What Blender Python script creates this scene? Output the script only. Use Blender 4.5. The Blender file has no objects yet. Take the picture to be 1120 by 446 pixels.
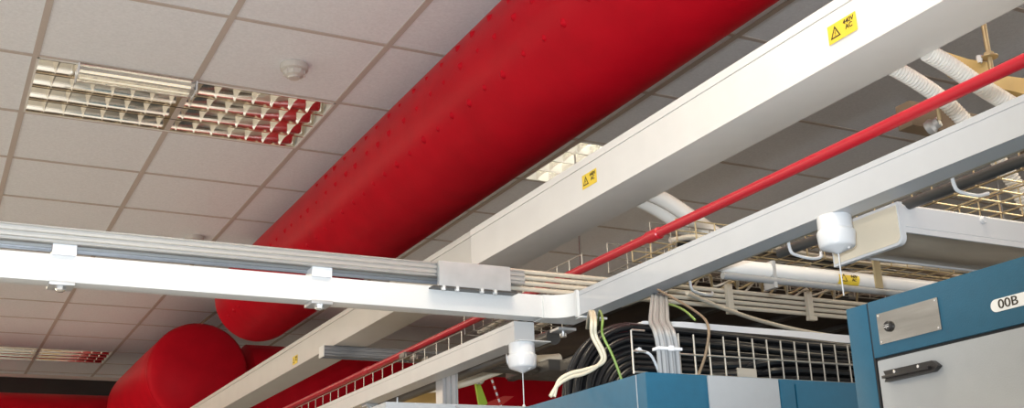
import bpy, bmesh, math, random
from mathutils import Vector, Matrix
random.seed(4)
scene = bpy.context.scene
col = scene.collection
PI = math.pi
CEIL = 3.627

# ------------------------------------------------------------------ materials
def mat(name, color, rough=0.5, metal=0.0, noise=0.0, nscale=30.0, bump=0.0, bscale=200.0, spec=0.5, emit=None, estr=0.0,
        trans=0.0, stretch=(1, 1, 1), sheen=0.0):
    m = bpy.data.materials.new(name); m.use_nodes = True
    nt = m.node_tree; b = nt.nodes['Principled BSDF']
    b.inputs['Base Color'].default_value = (*color, 1)
    b.inputs['Roughness'].default_value = rough
    b.inputs['Metallic'].default_value = metal
    b.inputs['Specular IOR Level'].default_value = spec
    b.inputs['Transmission Weight'].default_value = trans
    if sheen: b.inputs['Sheen Weight'].default_value = sheen
    if emit:
        b.inputs['Emission Color'].default_value = (*emit, 1)
        b.inputs['Emission Strength'].default_value = estr
    tc = nt.nodes.new('ShaderNodeTexCoord')
    mp = nt.nodes.new('ShaderNodeMapping'); mp.inputs['Scale'].default_value = stretch
    nt.links.new(tc.outputs['Object'], mp.inputs['Vector'])
    if noise:
        n = nt.nodes.new('ShaderNodeTexNoise'); n.inputs['Scale'].default_value = nscale; n.inputs['Detail'].default_value = 5
        nt.links.new(mp.outputs['Vector'], n.inputs['Vector'])
        r = nt.nodes.new('ShaderNodeValToRGB')
        r.color_ramp.elements[0].position = 0.3; r.color_ramp.elements[1].position = 0.7
        r.color_ramp.elements[0].color = (*[c * (1 - noise) for c in color], 1)
        r.color_ramp.elements[1].color = (*[min(1, c * (1 + noise)) for c in color], 1)
        nt.links.new(n.outputs['Fac'], r.inputs['Fac']); nt.links.new(r.outputs['Color'], b.inputs['Base Color'])
    if bump:
        n2 = nt.nodes.new('ShaderNodeTexNoise'); n2.inputs['Scale'].default_value = bscale; n2.inputs['Detail'].default_value = 3
        nt.links.new(mp.outputs['Vector'], n2.inputs['Vector'])
        bp = nt.nodes.new('ShaderNodeBump'); bp.inputs['Strength'].default_value = bump; bp.inputs['Distance'].default_value = 0.01
        nt.links.new(n2.outputs['Fac'], bp.inputs['Height']); nt.links.new(bp.outputs['Normal'], b.inputs['Normal'])
    return m

M = {}
M['tile'] = mat('ceiling_tile', (0.77, 0.775, 0.79), 0.95, noise=0.05, nscale=90, bump=0.12, bscale=160, spec=0.1)
M['tbar'] = mat('ceiling_bar', (0.52, 0.45, 0.40), 0.7, spec=0.2)
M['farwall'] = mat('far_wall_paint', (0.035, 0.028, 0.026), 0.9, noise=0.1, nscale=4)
M['rwall'] = mat('right_wall_paint', (0.16, 0.11, 0.075), 0.9, noise=0.1, nscale=3)
M['floor'] = mat('floor_vinyl', (0.56, 0.55, 0.53), 0.6, noise=0.08, nscale=8)
M['red'] = mat('red_fabric', (0.43, 0.004, 0.013), 0.40, noise=0.10, nscale=7, bump=0.05, bscale=90, spec=0.06)
M['redpipe'] = mat('red_paint', (0.46, 0.008, 0.022), 0.3, spec=0.5)
M['white'] = mat('white_powder_coat', (0.66, 0.665, 0.66), 0.32, noise=0.015, nscale=300, bump=0.02, bscale=900)
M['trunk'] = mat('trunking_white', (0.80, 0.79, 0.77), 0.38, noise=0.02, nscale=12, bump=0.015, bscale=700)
M['trunkfar'] = mat('trunking_grey_white', (0.56, 0.54, 0.51), 0.42, noise=0.03, nscale=10)  # greyer white for the far length
M['railgrey'] = mat('grey_enamel', (0.50, 0.51, 0.53), 0.35, noise=0.02, nscale=20)
M['railfar'] = mat('light_grey_enamel', (0.55, 0.54, 0.53), 0.4, noise=0.03, nscale=20)
M['alu'] = mat('brushed_aluminium', (0.50, 0.50, 0.49), 0.38, metal=0.75, noise=0.10, nscale=30, stretch=(1, 20, 60))
M['galv'] = mat('galvanised_steel', (0.50, 0.51, 0.52), 0.42, metal=0.6, noise=0.15, nscale=14, bump=0.03, bscale=40)
M['galvdark'] = mat('weathered_galvanised', (0.30, 0.31, 0.33), 0.45, metal=0.5, noise=0.25, nscale=12, stretch=(1, 8, 30))
M['zinc'] = mat('zinc_bolt', (0.75, 0.75, 0.75), 0.25, metal=0.95)
M['mirror'] = mat('louvre_mirror', (0.93, 0.87, 0.76), 0.10, metal=1.0)
M['mirrorcool'] = mat('louvre_blade', (0.95, 0.93, 0.88), 0.22, metal=0.85)
M['housing'] = mat('lamp_housing', (0.75, 0.73, 0.68), 0.5)
M['tube'] = mat('fluorescent_glass', (0.9, 0.88, 0.8), 0.3, emit=(1.0, 0.86, 0.62), estr=0.9)
M['tube_on'] = mat('lit_fluorescent_glass', (0.9, 0.88, 0.8), 0.3, emit=(1.0, 0.93, 0.80), estr=22)
M['clear'] = mat('clear_plastic', (0.93, 0.93, 0.92), 0.12, trans=0.85, spec=0.5)
M['plastic'] = mat('white_plastic', (0.72, 0.73, 0.75), 0.30, noise=0.01, nscale=10)
M['detector'] = mat('aged_white_plastic', (0.58, 0.54, 0.49), 0.5, noise=0.05, nscale=20)
M['cream'] = mat('cream_plastic', (0.78, 0.70, 0.56), 0.45)
M['creamcable'] = mat('cream_cable', (0.62, 0.56, 0.43), 0.4)
M['beige'] = mat('beige_conduit', (0.50, 0.45, 0.37), 0.35, noise=0.06, nscale=20)
M['wire'] = mat('plated_wire', (0.46, 0.43, 0.38), 0.3, metal=0.75)
M['brasswire'] = mat('yellow_zinc_wire', (0.50, 0.40, 0.24), 0.35, metal=0.6)
M['black'] = mat('black_cable_sheath', (0.008, 0.008, 0.009), 0.28, spec=0.38)
M['greycable'] = mat('grey_cable_sheath', (0.30, 0.305, 0.31), 0.42)
M['dark'] = mat('dark_conduit', (0.07, 0.065, 0.06), 0.35, metal=0.2, noise=0.2, nscale=9)
M['brown'] = mat('brown_cable', (0.20, 0.145, 0.095), 0.5)
M['blue'] = mat('blue_powder_coat', (0.008, 0.095, 0.170), 0.42, noise=0.05, nscale=60, bump=0.05, bscale=600)
M['door'] = mat('grey_door_paint', (0.36, 0.385, 0.41), 0.45, noise=0.02, nscale=60, bump=0.04, bscale=600)
M['gap'] = mat('dark_seal', (0.01, 0.012, 0.015), 0.7)
M['handle'] = mat('black_handle', (0.018, 0.016, 0.016), 0.35)
M['steel'] = mat('polished_steel', (0.50, 0.48, 0.45), 0.14, metal=1.0, noise=0.12, nscale=5, stretch=(1, 3, 30))
M['yellow'] = mat('yellow_label', (0.83, 0.60, 0.05), 0.5)
M['yellowpaint'] = mat('yellow_bracket_paint', (0.62, 0.42, 0.15), 0.5, noise=0.05, nscale=20)
M['ink'] = mat('black_ink', (0.03, 0.02, 0.01), 0.6)
M['labelwhite'] = mat('engraved_label', (0.86, 0.86, 0.84), 0.35)
M['flex'] = mat('white_flexible_conduit', (0.80, 0.78, 0.73), 0.45)
M['green'] = mat('green_sheath', (0.20, 0.30, 0.06), 0.4)
M['hivis'] = mat('yellow_green_fabric', (0.40, 0.55, 0.05), 0.6)
M['rope'] = mat('red_cord', (0.50, 0.04, 0.03), 0.7)
M['reflector'] = mat('luminaire_shaded_underside', (0.42, 0.36, 0.29), 0.35, noise=0.15, nscale=5, stretch=(1, 6, 1))  # brown puts the warm flash shade of the underside into the colour
M['lumwhite'] = mat('luminaire_body', (0.66, 0.67, 0.70), 0.38)

# ------------------------------------------------------------------ mesh builder (world coordinates, shifted to the parent when built)
def wloc(o):
    v = Vector((0, 0, 0))
    while o is not None:
        v += o.location; o = o.parent
    return v

class MB:
    def __init__(s): s.bm = bmesh.new()
    def box(s, x0, x1, y0, y1, z0, z1, bev=0.0, seg=2):
        r = bmesh.ops.create_cube(s.bm, size=1.0)
        vs = r['verts']
        for v in vs:
            v.co = Vector((x0 if v.co.x < 0 else x1, y0 if v.co.y < 0 else y1, z0 if v.co.z < 0 else z1))
        if bev:
            es = list({e for v in vs for e in v.link_edges})
            bmesh.ops.bevel(s.bm, geom=es, offset=bev, segments=seg, affect='EDGES', profile=0.7)
        return s
    def tube(s, pts, r, n=12, cap=True, radii=None, smooth=True):
        pts = [Vector(p) for p in pts]
        rings = []
        t0 = (pts[1] - pts[0]).normalized()
        up = Vector((0, 0, 1)) if abs(t0.z) < 0.9 else Vector((1, 0, 0))
        nrm = t0.cross(up).normalized()
        for i, p in enumerate(pts):
            if i == 0: t = pts[1] - pts[0]
            elif i == len(pts) - 1: t = pts[-1] - pts[-2]
            else: t = (pts[i + 1] - pts[i]).normalized() + (pts[i] - pts[i - 1]).normalized()
            t.normalize()
            nrm = (nrm - t * nrm.dot(t)).normalized()
            b = t.cross(nrm)
            rr = radii[i] if radii else r
            rings.append([s.bm.verts.new(p + (nrm * math.cos(2 * PI * k / n) + b * math.sin(2 * PI * k / n)) * rr) for k in range(n)])
        for a, b in zip(rings, rings[1:]):
            for k in range(n):
                f = s.bm.faces.new((a[k], a[(k + 1) % n], b[(k + 1) % n], b[k])); f.smooth = smooth
        if cap:
            s.bm.faces.new(rings[0][::-1]); s.bm.faces.new(rings[-1])
        return s
    def lathe(s, prof, c, axis=(0, 0, 1), n=32, smooth=True):
        """prof: list of (radius, distance along axis)"""
        a = Vector(axis).normalized(); u = a.orthogonal().normalized(); w = a.cross(u); c = Vector(c)
        rings = []
        for r, h in prof:
            if r < 1e-6: rings.append([s.bm.verts.new(c + a * h)])
            else: rings.append([s.bm.verts.new(c + a * h + (u * math.cos(2 * PI * k / n) + w * math.sin(2 * PI * k / n)) * r) for k in range(n)])
        for A, B in zip(rings, rings[1:]):
            for k in range(n):
                k2 = (k + 1) % n
                if len(A) == 1 and len(B) == 1: continue
                if len(A) == 1: f = s.bm.faces.new((A[0], B[k2], B[k]))
                elif len(B) == 1: f = s.bm.faces.new((A[k], A[k2], B[0]))
                else: f = s.bm.faces.new((A[k], A[k2], B[k2], B[k]))
                f.smooth = smooth
        return s
    def prism(s, poly, a, b):
        """poly: list of 3d points; extruded along vector from a to b offset"""
        d = Vector(b) - Vector(a)
        A = [s.bm.verts.new(Vector(p)) for p in poly]; B = [s.bm.verts.new(Vector(p) + d) for p in poly]
        n = len(poly)
        s.bm.faces.new(A); s.bm.faces.new(B[::-1])
        for k in range(n): s.bm.faces.new((A[k], B[k], B[(k + 1) % n], A[(k + 1) % n]))
        return s
    def quad(s, *p):
        s.bm.faces.new([s.bm.verts.new(Vector(q)) for q in p]); return s
    def build(s, name, m, parent=None, autosmooth=True, loc=None):
        bmesh.ops.recalc_face_normals(s.bm, faces=s.bm.faces)
        if parent is not None: off = wloc(parent)
        elif loc is not None: off = Vector(loc)
        else: off = Vector((0, 0, 0))
        for v in s.bm.verts: v.co -= off
        me = bpy.data.meshes.new(name); s.bm.to_mesh(me); s.bm.free()
        me.set_sharp_from_angle(angle=math.radians(38))
        me.materials.append(M[m] if isinstance(m, str) else m)
        o = bpy.data.objects.new(name, me); col.objects.link(o)
        if parent is not None: o.parent = parent
        elif loc is not None: o.location = loc
        return o

def spl(ctrl, n=8):
    """Catmull-Rom through control points"""
    P = [Vector(p) for p in ctrl]; P = [P[0] * 2 - P[1]] + P + [P[-1] * 2 - P[-2]]
    out = []
    for i in range(1, len(P) - 2):
        for k in range(n):
            t = k / n
            out.append(0.5 * ((2 * P[i]) + (-P[i - 1] + P[i + 1]) * t + (2 * P[i - 1] - 5 * P[i] + 4 * P[i + 1] - P[i + 2]) * t * t
                              + (-P[i - 1] + 3 * P[i] - 3 * P[i + 1] + P[i + 2]) * t ** 3))
    out.append(P[-2].copy())
    return out

def tag(o, label, cat, group=None, kind=None):
    o['label'] = label; o['category'] = cat
    if group: o['group'] = group
    if kind: o['kind'] = kind
    return o
def thing(name, loc, label, cat, group=None):
    o = bpy.data.objects.new(name, None); col.objects.link(o); o.location = loc; o.empty_display_size = 0.05
    return tag(o, label, cat, group)
def struct(name, mb, m):
    o = mb.build(name, m); o['kind'] = 'structure'; return o
def lab(o, t): o['label'] = t; return o
def copy_tree(o, parent=None):
    c = o.copy(); col.objects.link(c); c.parent = parent
    for ch in list(o.children): copy_tree(ch, c)
    return c

def text_mesh(txt, size, origin, right, up, m, parent, name='lettering', depth=0.0004, bold=0.0, sx=1.0):
    cu = bpy.data.curves.new('font', 'FONT'); cu.body = txt; cu.size = size; cu.extrude = depth; cu.offset = bold
    cu.align_x = 'CENTER'; cu.align_y = 'CENTER'; cu.space_line = 0.85
    t = bpy.data.objects.new('font', cu); col.objects.link(t)
    dg = bpy.context.evaluated_depsgraph_get(); dg.update()
    me = bpy.data.meshes.new_from_object(t.evaluated_get(dg)); bpy.data.objects.remove(t)
    r = Vector(right).normalized(); u = Vector(up).normalized(); n = r.cross(u)
    off = Vector(origin) - wloc(parent)
    for v in me.vertices: v.co = off + r * v.co.x * sx + u * v.co.y + n * v.co.z
    me.materials.clear(); me.materials.append(M[m])
    o = bpy.data.objects.new(name, me); col.objects.link(o); o.parent = parent
    return o

# ------------------------------------------------------------------ the room
X0, Y0 = 0.2415 - 0.6 * 8, 4.3196 - 0.6 * 9          # ceiling grid origin
NX, NY = 19, 22
XE = X0 + NX * 0.6; YE = 11.72
lamps = [(8, 9), (8, 19), (4, 9), (8, 3), (4, 3), (12, 3), (4, 14), (4, 19), (0, 14)]          # cell of the near-left corner; every lamp is two cells wide
holes = {(i + a, j) for i, j in lamps for a in (0, 1)} | {(12, 9)}
bm = MB()
for i in range(NX):
    for j in range(NY):
        if (i, j) in holes: continue
        x, y = X0 + i * 0.6, Y0 + j * 0.6
        y1 = min(y + 0.6, YE)
        if y1 <= y: continue
        bm.quad((x, y, CEIL), (x + .6, y, CEIL), (x + .6, y1, CEIL), (x, y1, CEIL))
struct('ceiling', bm, 'tile')
bm = MB()
for i in range(NX + 1):
    bm.box(X0 + i * .6 - .012, X0 + i * .6 + .012, Y0, YE, CEIL - .004, CEIL - .0005)
struct('trim_1', bm, 'tbar')
bm = MB()
for j in range(NY):
    y = Y0 + j * .6
    segs = []
    bm.box(X0, XE, y - .010, y + .010, CEIL - .0035, CEIL - .0004)
struct('trim_2', bm, 'tbar')
struct('floor', MB().box(X0, XE, Y0, YE + .2, -.05, 0), 'floor')
struct('wall_far', MB().box(X0, XE, YE, YE + .15, 0, CEIL + .3), 'farwall')
struct('wall_right', MB().box(XE, XE + .15, Y0, YE + .15, 0, CEIL + .3), 'rwall')
struct('trim_3', MB().box(X0, XE, YE - .025, YE, CEIL - .03, CEIL), 'tbar')

# ------------------------------------------------------------------ louvred ceiling lamps
def make_lamp(x, y, label, group, tm='tube', W=1.188, NB=15, rm='mirror'):
    t = thing('ceiling_lamp', (x, y, CEIL), label, 'ceiling lamp', group)
    D = .588; x0, x1, y0, y1 = x + .006, x + .006 + W, y + .006, y + .006 + D
    H = .075
    b = MB()
    b.quad((x0, y0, CEIL + H), (x1, y0, CEIL + H), (x1, y1, CEIL + H), (x0, y1, CEIL + H))
    for p, q in (((x0, y0), (x1, y0)), ((x1, y0), (x1, y1)), ((x1, y1), (x0, y1)), ((x0, y1), (x0, y0))):
        b.quad((*p, CEIL), (*q, CEIL), (*q, CEIL + H), (*p, CEIL + H))
    b.box(x0, x1, y0, y0 + .008, CEIL - .006, CEIL + .002); b.box(x0, x1, y1 - .008, y1, CEIL - .006, CEIL + .002)
    b.box(x0, x0 + .008, y0, y1, CEIL - .006, CEIL + .002); b.box(x1 - .008, x1, y0, y1, CEIL - .006, CEIL + .002)
    b.build('housing', 'housing', t)
    rows = 4; rw = (D - .02) / rows
    for r in range(rows + 1):           # long mirrored troughs between the rows
        yc = y0 + .01 + r * rw
        b = MB(); prof = []
        for k in range(7):
            u = k / 6; w = .004 + .030 * (1 - u) ** 2
            prof.append((w, CEIL - .004 + .052 * (u)))
        n = len(prof)
        for s_ in (-1, 1):
            if (r == 0 and s_ < 0) or (r == rows and s_ > 0): continue
            vs0 = [(x0 + .008, yc + s_ * (.004 + .026 * (k / 6) ** 1.7), CEIL - .003 + .052 * k / 6) for k in range(7)]
            A = [b.bm.verts.new(p) for p in vs0]; B = [b.bm.verts.new((x1 - .008, p[1], p[2])) for p in vs0]
            for k in range(6):
                f = b.bm.faces.new((A[k], A[k + 1], B[k + 1], B[k])); f.smooth = True
        b.box(x0 + .008, x1 - .008, yc - .004, yc + .004, CEIL - .005, CEIL - .002)
        b.build('reflector', rm, t)
    for k in range(1, NB):              # cross blades, V-section, dipping between the troughs
        xc = x0 + k * W / NB
        b = MB()
        for r in range(rows):
            ya, yb = y0 + .01 + r * rw + .004, y0 + .01 + (r + 1) * rw - .004
            m_ = 8
            for s_ in (-1, 1):
                prev = None
                for q in range(m_ + 1):
                    u = q / m_; yy = ya + (yb - ya) * u
                    zt = CEIL + .040
                    zb = CEIL - .003 + .010 * math.sin(PI * u)
                    cur = (b.bm.verts.new((xc, yy, zb)), b.bm.verts.new((xc + s_ * .013, yy, zt)))
                    if prev: b.bm.faces.new((prev[0], cur[0], cur[1], prev[1]))
                    prev = cur
        b.build('louvre_blade', 'mirrorcool', t)
    for r in range(rows):
        yc = y0 + .01 + (r + .5) * rw
        MB().tube([(x0 + .03, yc, CEIL + .058), (x1 - .03, yc, CEIL + .058)], .008, 12).build('fluorescent_tube', tm, t)
    return t
lx = lambda i: X0 + i * .6
ly = lambda j: Y0 + j * .6
L1 = make_lamp(lx(8), ly(9), 'large mirrored louvre ceiling lamp at upper left beside the smoke detector, with clear strip cover', 'louvred ceiling lamps')
L5 = make_lamp(lx(4), ly(9), 'louvre ceiling lamp out of view left of the smoke detector lamp', 'louvred ceiling lamps', 'tube_on')
for i_, w_ in ((8, 'middle'), (4, 'left'), (12, 'right')):
    make_lamp(lx(i_), ly(3), 'added unseen louvre ceiling lamp overhead near the viewer, the %s one of the near row' % w_, 'louvred ceiling lamps', 'tube_on')
make_lamp(lx(4), ly(14), 'added unseen louvre ceiling lamp to the left, middle distance', 'louvred ceiling lamps', 'tube_on')
make_lamp(lx(4), ly(19), 'added unseen louvre ceiling lamp to the left in the farthest row', 'louvred ceiling lamps', 'tube_on')
make_lamp(lx(0), ly(14), 'added unseen louvre ceiling lamp at the outer left of the room, middle distance', 'louvred ceiling lamps', 'tube_on')
# clear emergency strip under its near edge
b = MB(); zc = CEIL
b.box(.40, .845, 4.315, 4.415, zc - .045, zc - .007, .004)
lab(b.build('strip_cover', 'clear', L1), 'clear plastic emergency light cover')
MB().tube([(.41, 4.385, zc - .020), (.83, 4.385, zc - .020)], .007, 12).build('strip_tube', 'tube', L1)
for xx in (.395, .845):
    b = MB(); b.box(xx, xx + .005, 4.31, 4.42, zc - .047, zc - .006); b.build('end_clip', 'plastic', L1)
L2 = make_lamp(lx(8), ly(19), 'small distant louvre ceiling lamp at the far left above the red header duct', 'louvred ceiling lamps')
L3 = make_lamp(lx(12), ly(9), 'bright louvre ceiling lamp showing between the big red duct and white trunking', 'louvred ceiling lamps', 'tube_on', .588, 8, 'housing')

# ------------------------------------------------------------------ detectors
def detector(x, y, s, label):
    t = thing('smoke_detector', (x, y, CEIL), label, 'smoke detector')
    MB().lathe([(0, -.0), (.055 * s, 0), (.056 * s, -.008 * s), (.054 * s, -.022 * s), (.046 * s, -.026 * s), (0, -.026 * s)], (x, y, CEIL - .001)).build('base', 'detector', t)
    b = MB(); b.lathe([(.040 * s, -.026 * s), (.043 * s, -.032 * s), (.038 * s, -.046 * s), (.024 * s, -.052 * s), (.022 * s, -.058 * s), (0, -.06 * s)], (x, y, CEIL))
    for k in range(10):
        a = 2 * PI * k / 10
        b.box(x + math.cos(a) * .043 * s - .002, x + math.cos(a) * .043 * s + .002, y + math.sin(a) * .043 * s - .002, y + math.sin(a) * .043 * s + .002, CEIL - .044 * s, CEIL - .026 * s)
    b.build('sensing_head', 'detector', t)
detector(1.165, 4.03, 1.0, 'round off-white smoke detector on the ceiling above the large louvre lamp')
detector(1.32, 6.55, 1.0, 'round smoke detector on the far ceiling by the dark hanger above the domed red duct')

# ------------------------------------------------------------------ red fabric ducts
DX, DZ, DR = 1.69, 3.26, .25
t = thing('fabric_duct', (DX, 2.5, DZ), 'large red fabric air duct running from upper right to lower left under the ceiling', 'air duct')
b = MB()
YE1 = 6.5
n = 64; rings = []
prof = [(y_, DR) for y_ in [-1.0 + .25 * k for k in range(30)]] + [(6.3, DR), (6.47, DR), (YE1, DR - .004), (YE1 + .02, DR - .03), (YE1 + .03, .12), (YE1 + .032, 0)]
b.lathe([(r_, y_) for y_, r_ in prof], (DX, 0, DZ), (0, 1, 0), n)
b.build('duct_skin', 'red', t)
for yy in (.2,):
    b = MB(); b.lathe([(DR + .0005, yy - .006), (DR + .0022, yy - .004), (DR + .0022, yy + .004), (DR + .0005, yy + .006)], (DX, 0, DZ), (0, 1, 0), 64)
    b.build('seam', 'red', t)
nz = None
def nozzle_at(y, ang, parent, s=1.0):
    global nz
    a = math.radians(ang); d = Vector((math.cos(a), 0, math.sin(a)))
    if nz is None:
        b = MB(); b.lathe([(.019, -.003), (.015, .0015), (.010, .006), (.006, .009), (.003, .0105), (0, .011)], (0, 0, 0), (1, 0, 0), 14)
        o = b.build('nozzle', 'red'); nz = o
    else:
        o = nz.copy(); col.objects.link(o)
    o.parent = parent
    o.location = Vector((DX, y, DZ)) + d * DR - wloc(parent)
    o.rotation_euler = (0, -a, 0); o.scale = (s, s, s)
rows = [(-152, 2.2, 34, 1), (179.5, 2.2, 34, 1), (158, 2.26, 20, 1)]
cnt = 0
for ang, ys, k, s in rows:
    for q in range(k):
        y = ys + q * .125
        if y > 6.4 or cnt >= 98: continue
        nozzle_at(y + random.uniform(-.012, .012), ang + random.uniform(-1.2, 1.2) + (8 * max(0, (y - 4) / 2.4) if ang == -152 else 0), t, random.uniform(.55, .95)); cnt += 1
for yy in (0.5, 2.9, 5.2):
    MB().tube([(DX + .06, yy, DZ + DR - .02), (DX + .06, yy, CEIL)], .003, 8).build('hanger', 'zinc', t)

# domed duct in front of the far header
CX, CZ_, CR, CY = 1.675, 3.07, .343, 7.86
t = thing('fabric_duct', (CX, CY, CZ_), 'short red fabric duct with its round domed end facing forward, hung by dark strap', 'air duct')
b = MB()
pr_ = []
for k in range(9):
    a = PI / 2 * k / 8
    pr_.append((CR * math.sin(a), CY + .10 * (1 - math.cos(a)) - .0))
path = [(0, CY)]
b.lathe(pr_ + [(CR + .002, CY + .35), (CR + .004, CY + .8), (CR, CY + 1.85), (CR - .02, CY + 1.95), (0, CY + 1.95)], (CX, 0, CZ_), (0, 1, 0), 48)
b.build('duct_skin', 'red', t)
b = MB(); b.lathe([(CR + .0005, CY + .095), (CR + .003, CY + .10), (CR + .003, CY + .112), (CR + .0005, CY + .117)], (CX, 0, CZ_), (0, 1, 0), 48); b.build('seam', 'red', t)
b = MB(); b.prism([(1.655, 7.98, 3.40), (1.675, 7.95, 3.40), (1.915, 8.48, CEIL - .005), (1.885, 8.51, CEIL - .005)], (0, 0, 0), (0.01, 0, .012)); lab(b.build('hanger', 'brown', t), 'dark hanging strap')
# far headers
t = thing('header_duct', (0, 10.0, 2.8), 'red header duct along the far left below the ceiling edge', 'air duct')
b = MB(); b.lathe([(0, -3.6), (.33, -3.59), (.36, -3.5), (.36, 1.95), (.335, 2.03), (.24, 2.07), (0, 2.08)], (0, 10.2, 2.86), (1, 0, 0), 48); b.build('duct_skin', 'red', t)
for xx in (-2.4, 1.75):
    MB().tube([(xx, 10.2, 3.2), (xx, 10.2, CEIL)], .004, 8).build('hanger', 'zinc', t)
t = thing('header_duct', (2.9, 8.0, 2.9), 'red header duct at the far end behind the white trunking and wire tray', 'air duct')
b = MB(); b.lathe([(0, 2.03), (.30, 2.04), (.38, 2.10), (.38, 6.5), (0, 6.52)], (0, 8.4, 2.985), (1, 0, 0), 48); b.build('duct_skin', 'red', t)
for xx in (5.2,):
    MB().tube([(xx, 8.4, 3.3), (xx, 8.4, CEIL)], .004, 8).build('hanger', 'zinc', t)
nz2 = None
for k in range(9):
    a = math.radians(-128); p = Vector((2.3 + k * .24, 8.4, 2.985)) + Vector((0, math.cos(a), math.sin(a))) * .38
    if nz2 is None:
        bb = MB(); bb.lathe([(.020, 0), (.016, .004), (.012, .003), (0, -.002)], (0, 0, 0), (0, math.cos(a), math.sin(a)), 12)
        o = bb.build('nozzle', 'ink'); nz2 = o
    else: o = nz2.copy(); col.objects.link(o)
    o.parent = t; o.location = p - wloc(t)

# ------------------------------------------------------------------ big white cable trunking
TX0, TX1, TZ0, TZ1 = 1.48, 1.622, 2.60, 2.722
t = thing('cable_trunking', (TX0, 2.5, TZ0), 'big white rectangular cable trunking with yellow voltage stickers running diagonally overhead', 'cable trunking')
b = MB()
b.box(TX0, TX1, -1.0, 3.11, TZ0, TZ0 + .100, .002)
b.build('body', 'trunk', t)
b = MB(); b.box(TX0 - .0015, TX1 + .0015, -1.0, 3.11, TZ0 + .1012, TZ1, .003); b.build('lid', 'trunk', t)
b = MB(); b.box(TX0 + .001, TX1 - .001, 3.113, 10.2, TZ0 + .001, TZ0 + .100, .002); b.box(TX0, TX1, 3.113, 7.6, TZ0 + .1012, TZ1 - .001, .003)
lab(b.build('far_section', 'trunkfar', t), 'duller grey-white far length of trunking')
def sticker(parent, o, r, u, w, h, tri=True):
    """o = centre, r = reading direction, u = up"""
    o = Vector(o); r = Vector(r).normalized(); u = Vector(u).normalized(); n = r.cross(u)
    def P(a, c, d=0): return o + r * a + u * c + n * d
    b = MB(); b.prism([P(-w / 2, -h / 2), P(w / 2, -h / 2), P(w / 2, h / 2), P(-w / 2, h / 2)], (0, 0, 0), n * .0006)
    st = lab(b.build('warning_sticker', 'yellow', parent), 'yellow 440V AC warning sticker')
    b = MB(); c = Vector((-w * .24, 0)); R1 = h * .40; R2 = h * .26
    def tri_(R, yo=0): return [Vector((c.x + R * 1.05 * math.sin(k * 2 * PI / 3), -h * .07 + yo + R * 1.1 * math.cos(k * 2 * PI / 3))) for k in range(3)]
    A = tri_(R1); B = tri_(R2)
    for k in range(3):
        k2 = (k + 1) % 3
        b.quad(P(*A[k], .0009), P(*A[k2], .0009), P(*B[k2], .0009), P(*B[k], .0009))
    # lightning bolt
    s = h * .15
    z = [(0.15, 1), (-.45, -.05), (0.02, -.05), (-.15, -.8), (-.35, -.7), (-.05, -1.15), (.2, -.65), (.05, -.75), (.3, .15), (-.1, .15), (.4, 1)]
    b.bm.faces.new([b.bm.verts.new(P(c.x + q[0] * s, -h * .04 + q[1] * s, .0009)) for q in z])
    sy = b.build('hazard_symbol', 'ink', parent)
    sy.parent = st; sy.location = (0, 0, 0)
    tx = text_mesh('440V\nAC', h * .35, P(w * .24, h * .10, .0007), r, u, 'ink', parent, bold=h * .008)
    tx.parent = st
    return st
nx_ = .0022
sticker(t, (TX0 - nx_, 1.442, 2.655), (0, -1, 0), (0, 0, 1), .076, .038)
sticker(t, (TX0 - nx_ + .0018, 2.383, 2.657), (0, -1, 0), (0, 0, 1), .072, .038)
sticker(t, (TX0 - nx_ + .002, 4.985, 2.634), (0, -1, 0), (0, 0, 1), .075, .038)

# strut channels under the trunking
def channel(x0, x1, y0, y1, z0, z1, axis, m, name, label, cat='metal channel', grooves=3):
    t = thing(name, ((x0 + x1) / 2, (y0 + y1) / 2, z0), label, cat)
    b = MB(); h = z1 - z0; wy = y1 - y0
    # grooved section swept along X
    pts = []
    N = grooves
    pts.append((y0 + .002, z0)); 
    for k in range(N):
        za = z0 + h * (k + .12) / N; zb = z0 + h * (k + .88) / N
        pts += [(y0, za), (y0, za + h * .10 / N), (y0 + .0035, za + h * .28 / N), (y0 + .0035, zb - h * .28 / N), (y0, zb - h * .10 / N), (y0, zb)]
    pts += [(y0 + .002, z1), (y1, z1), (y1, z0)]
    pts += [(y0 + wy * .72, z0), (y0 + wy * .72, z0 + h * .25), (y0 + wy * .28, z0 + h * .25), (y0 + wy * .28, z0)]
    b.prism([(x0, p[0], p[1]) for p in pts], (x0, 0, 0), (x1, 0, 0))
    b.build('channel_section', m, t)
    return t
st_ = channel(1.44, 2.75, 4.44, 4.50, 2.555, 2.5995, 'x', 'galvdark', 'support_channel', 'ribbed grey steel channel passing under the far white trunking')
b = MB(); b.box(1.436, 1.44, 4.44, 4.50, 2.553, 2.60); b.build('end_cap', 'white', st_)
MB().tube([(2.70, 4.47, 2.598), (2.70, 4.47, CEIL)], .005, 8).build('threaded_rod', 'zinc', st_)

# ------------------------------------------------------------------ aluminium rail above the white cross rail
al = channel(-1.2, 1.10, 2.05, 2.095, 2.268, 2.298, 'x', 'alu', 'aluminium_rail', 'ribbed silver aluminium rail just above the white cross rail', grooves=3)
b = MB(); b.box(-1.2, 1.10, 2.0905, 2.0945, 2.262, 2.268); b.build('lip', 'galvdark', al)
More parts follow.
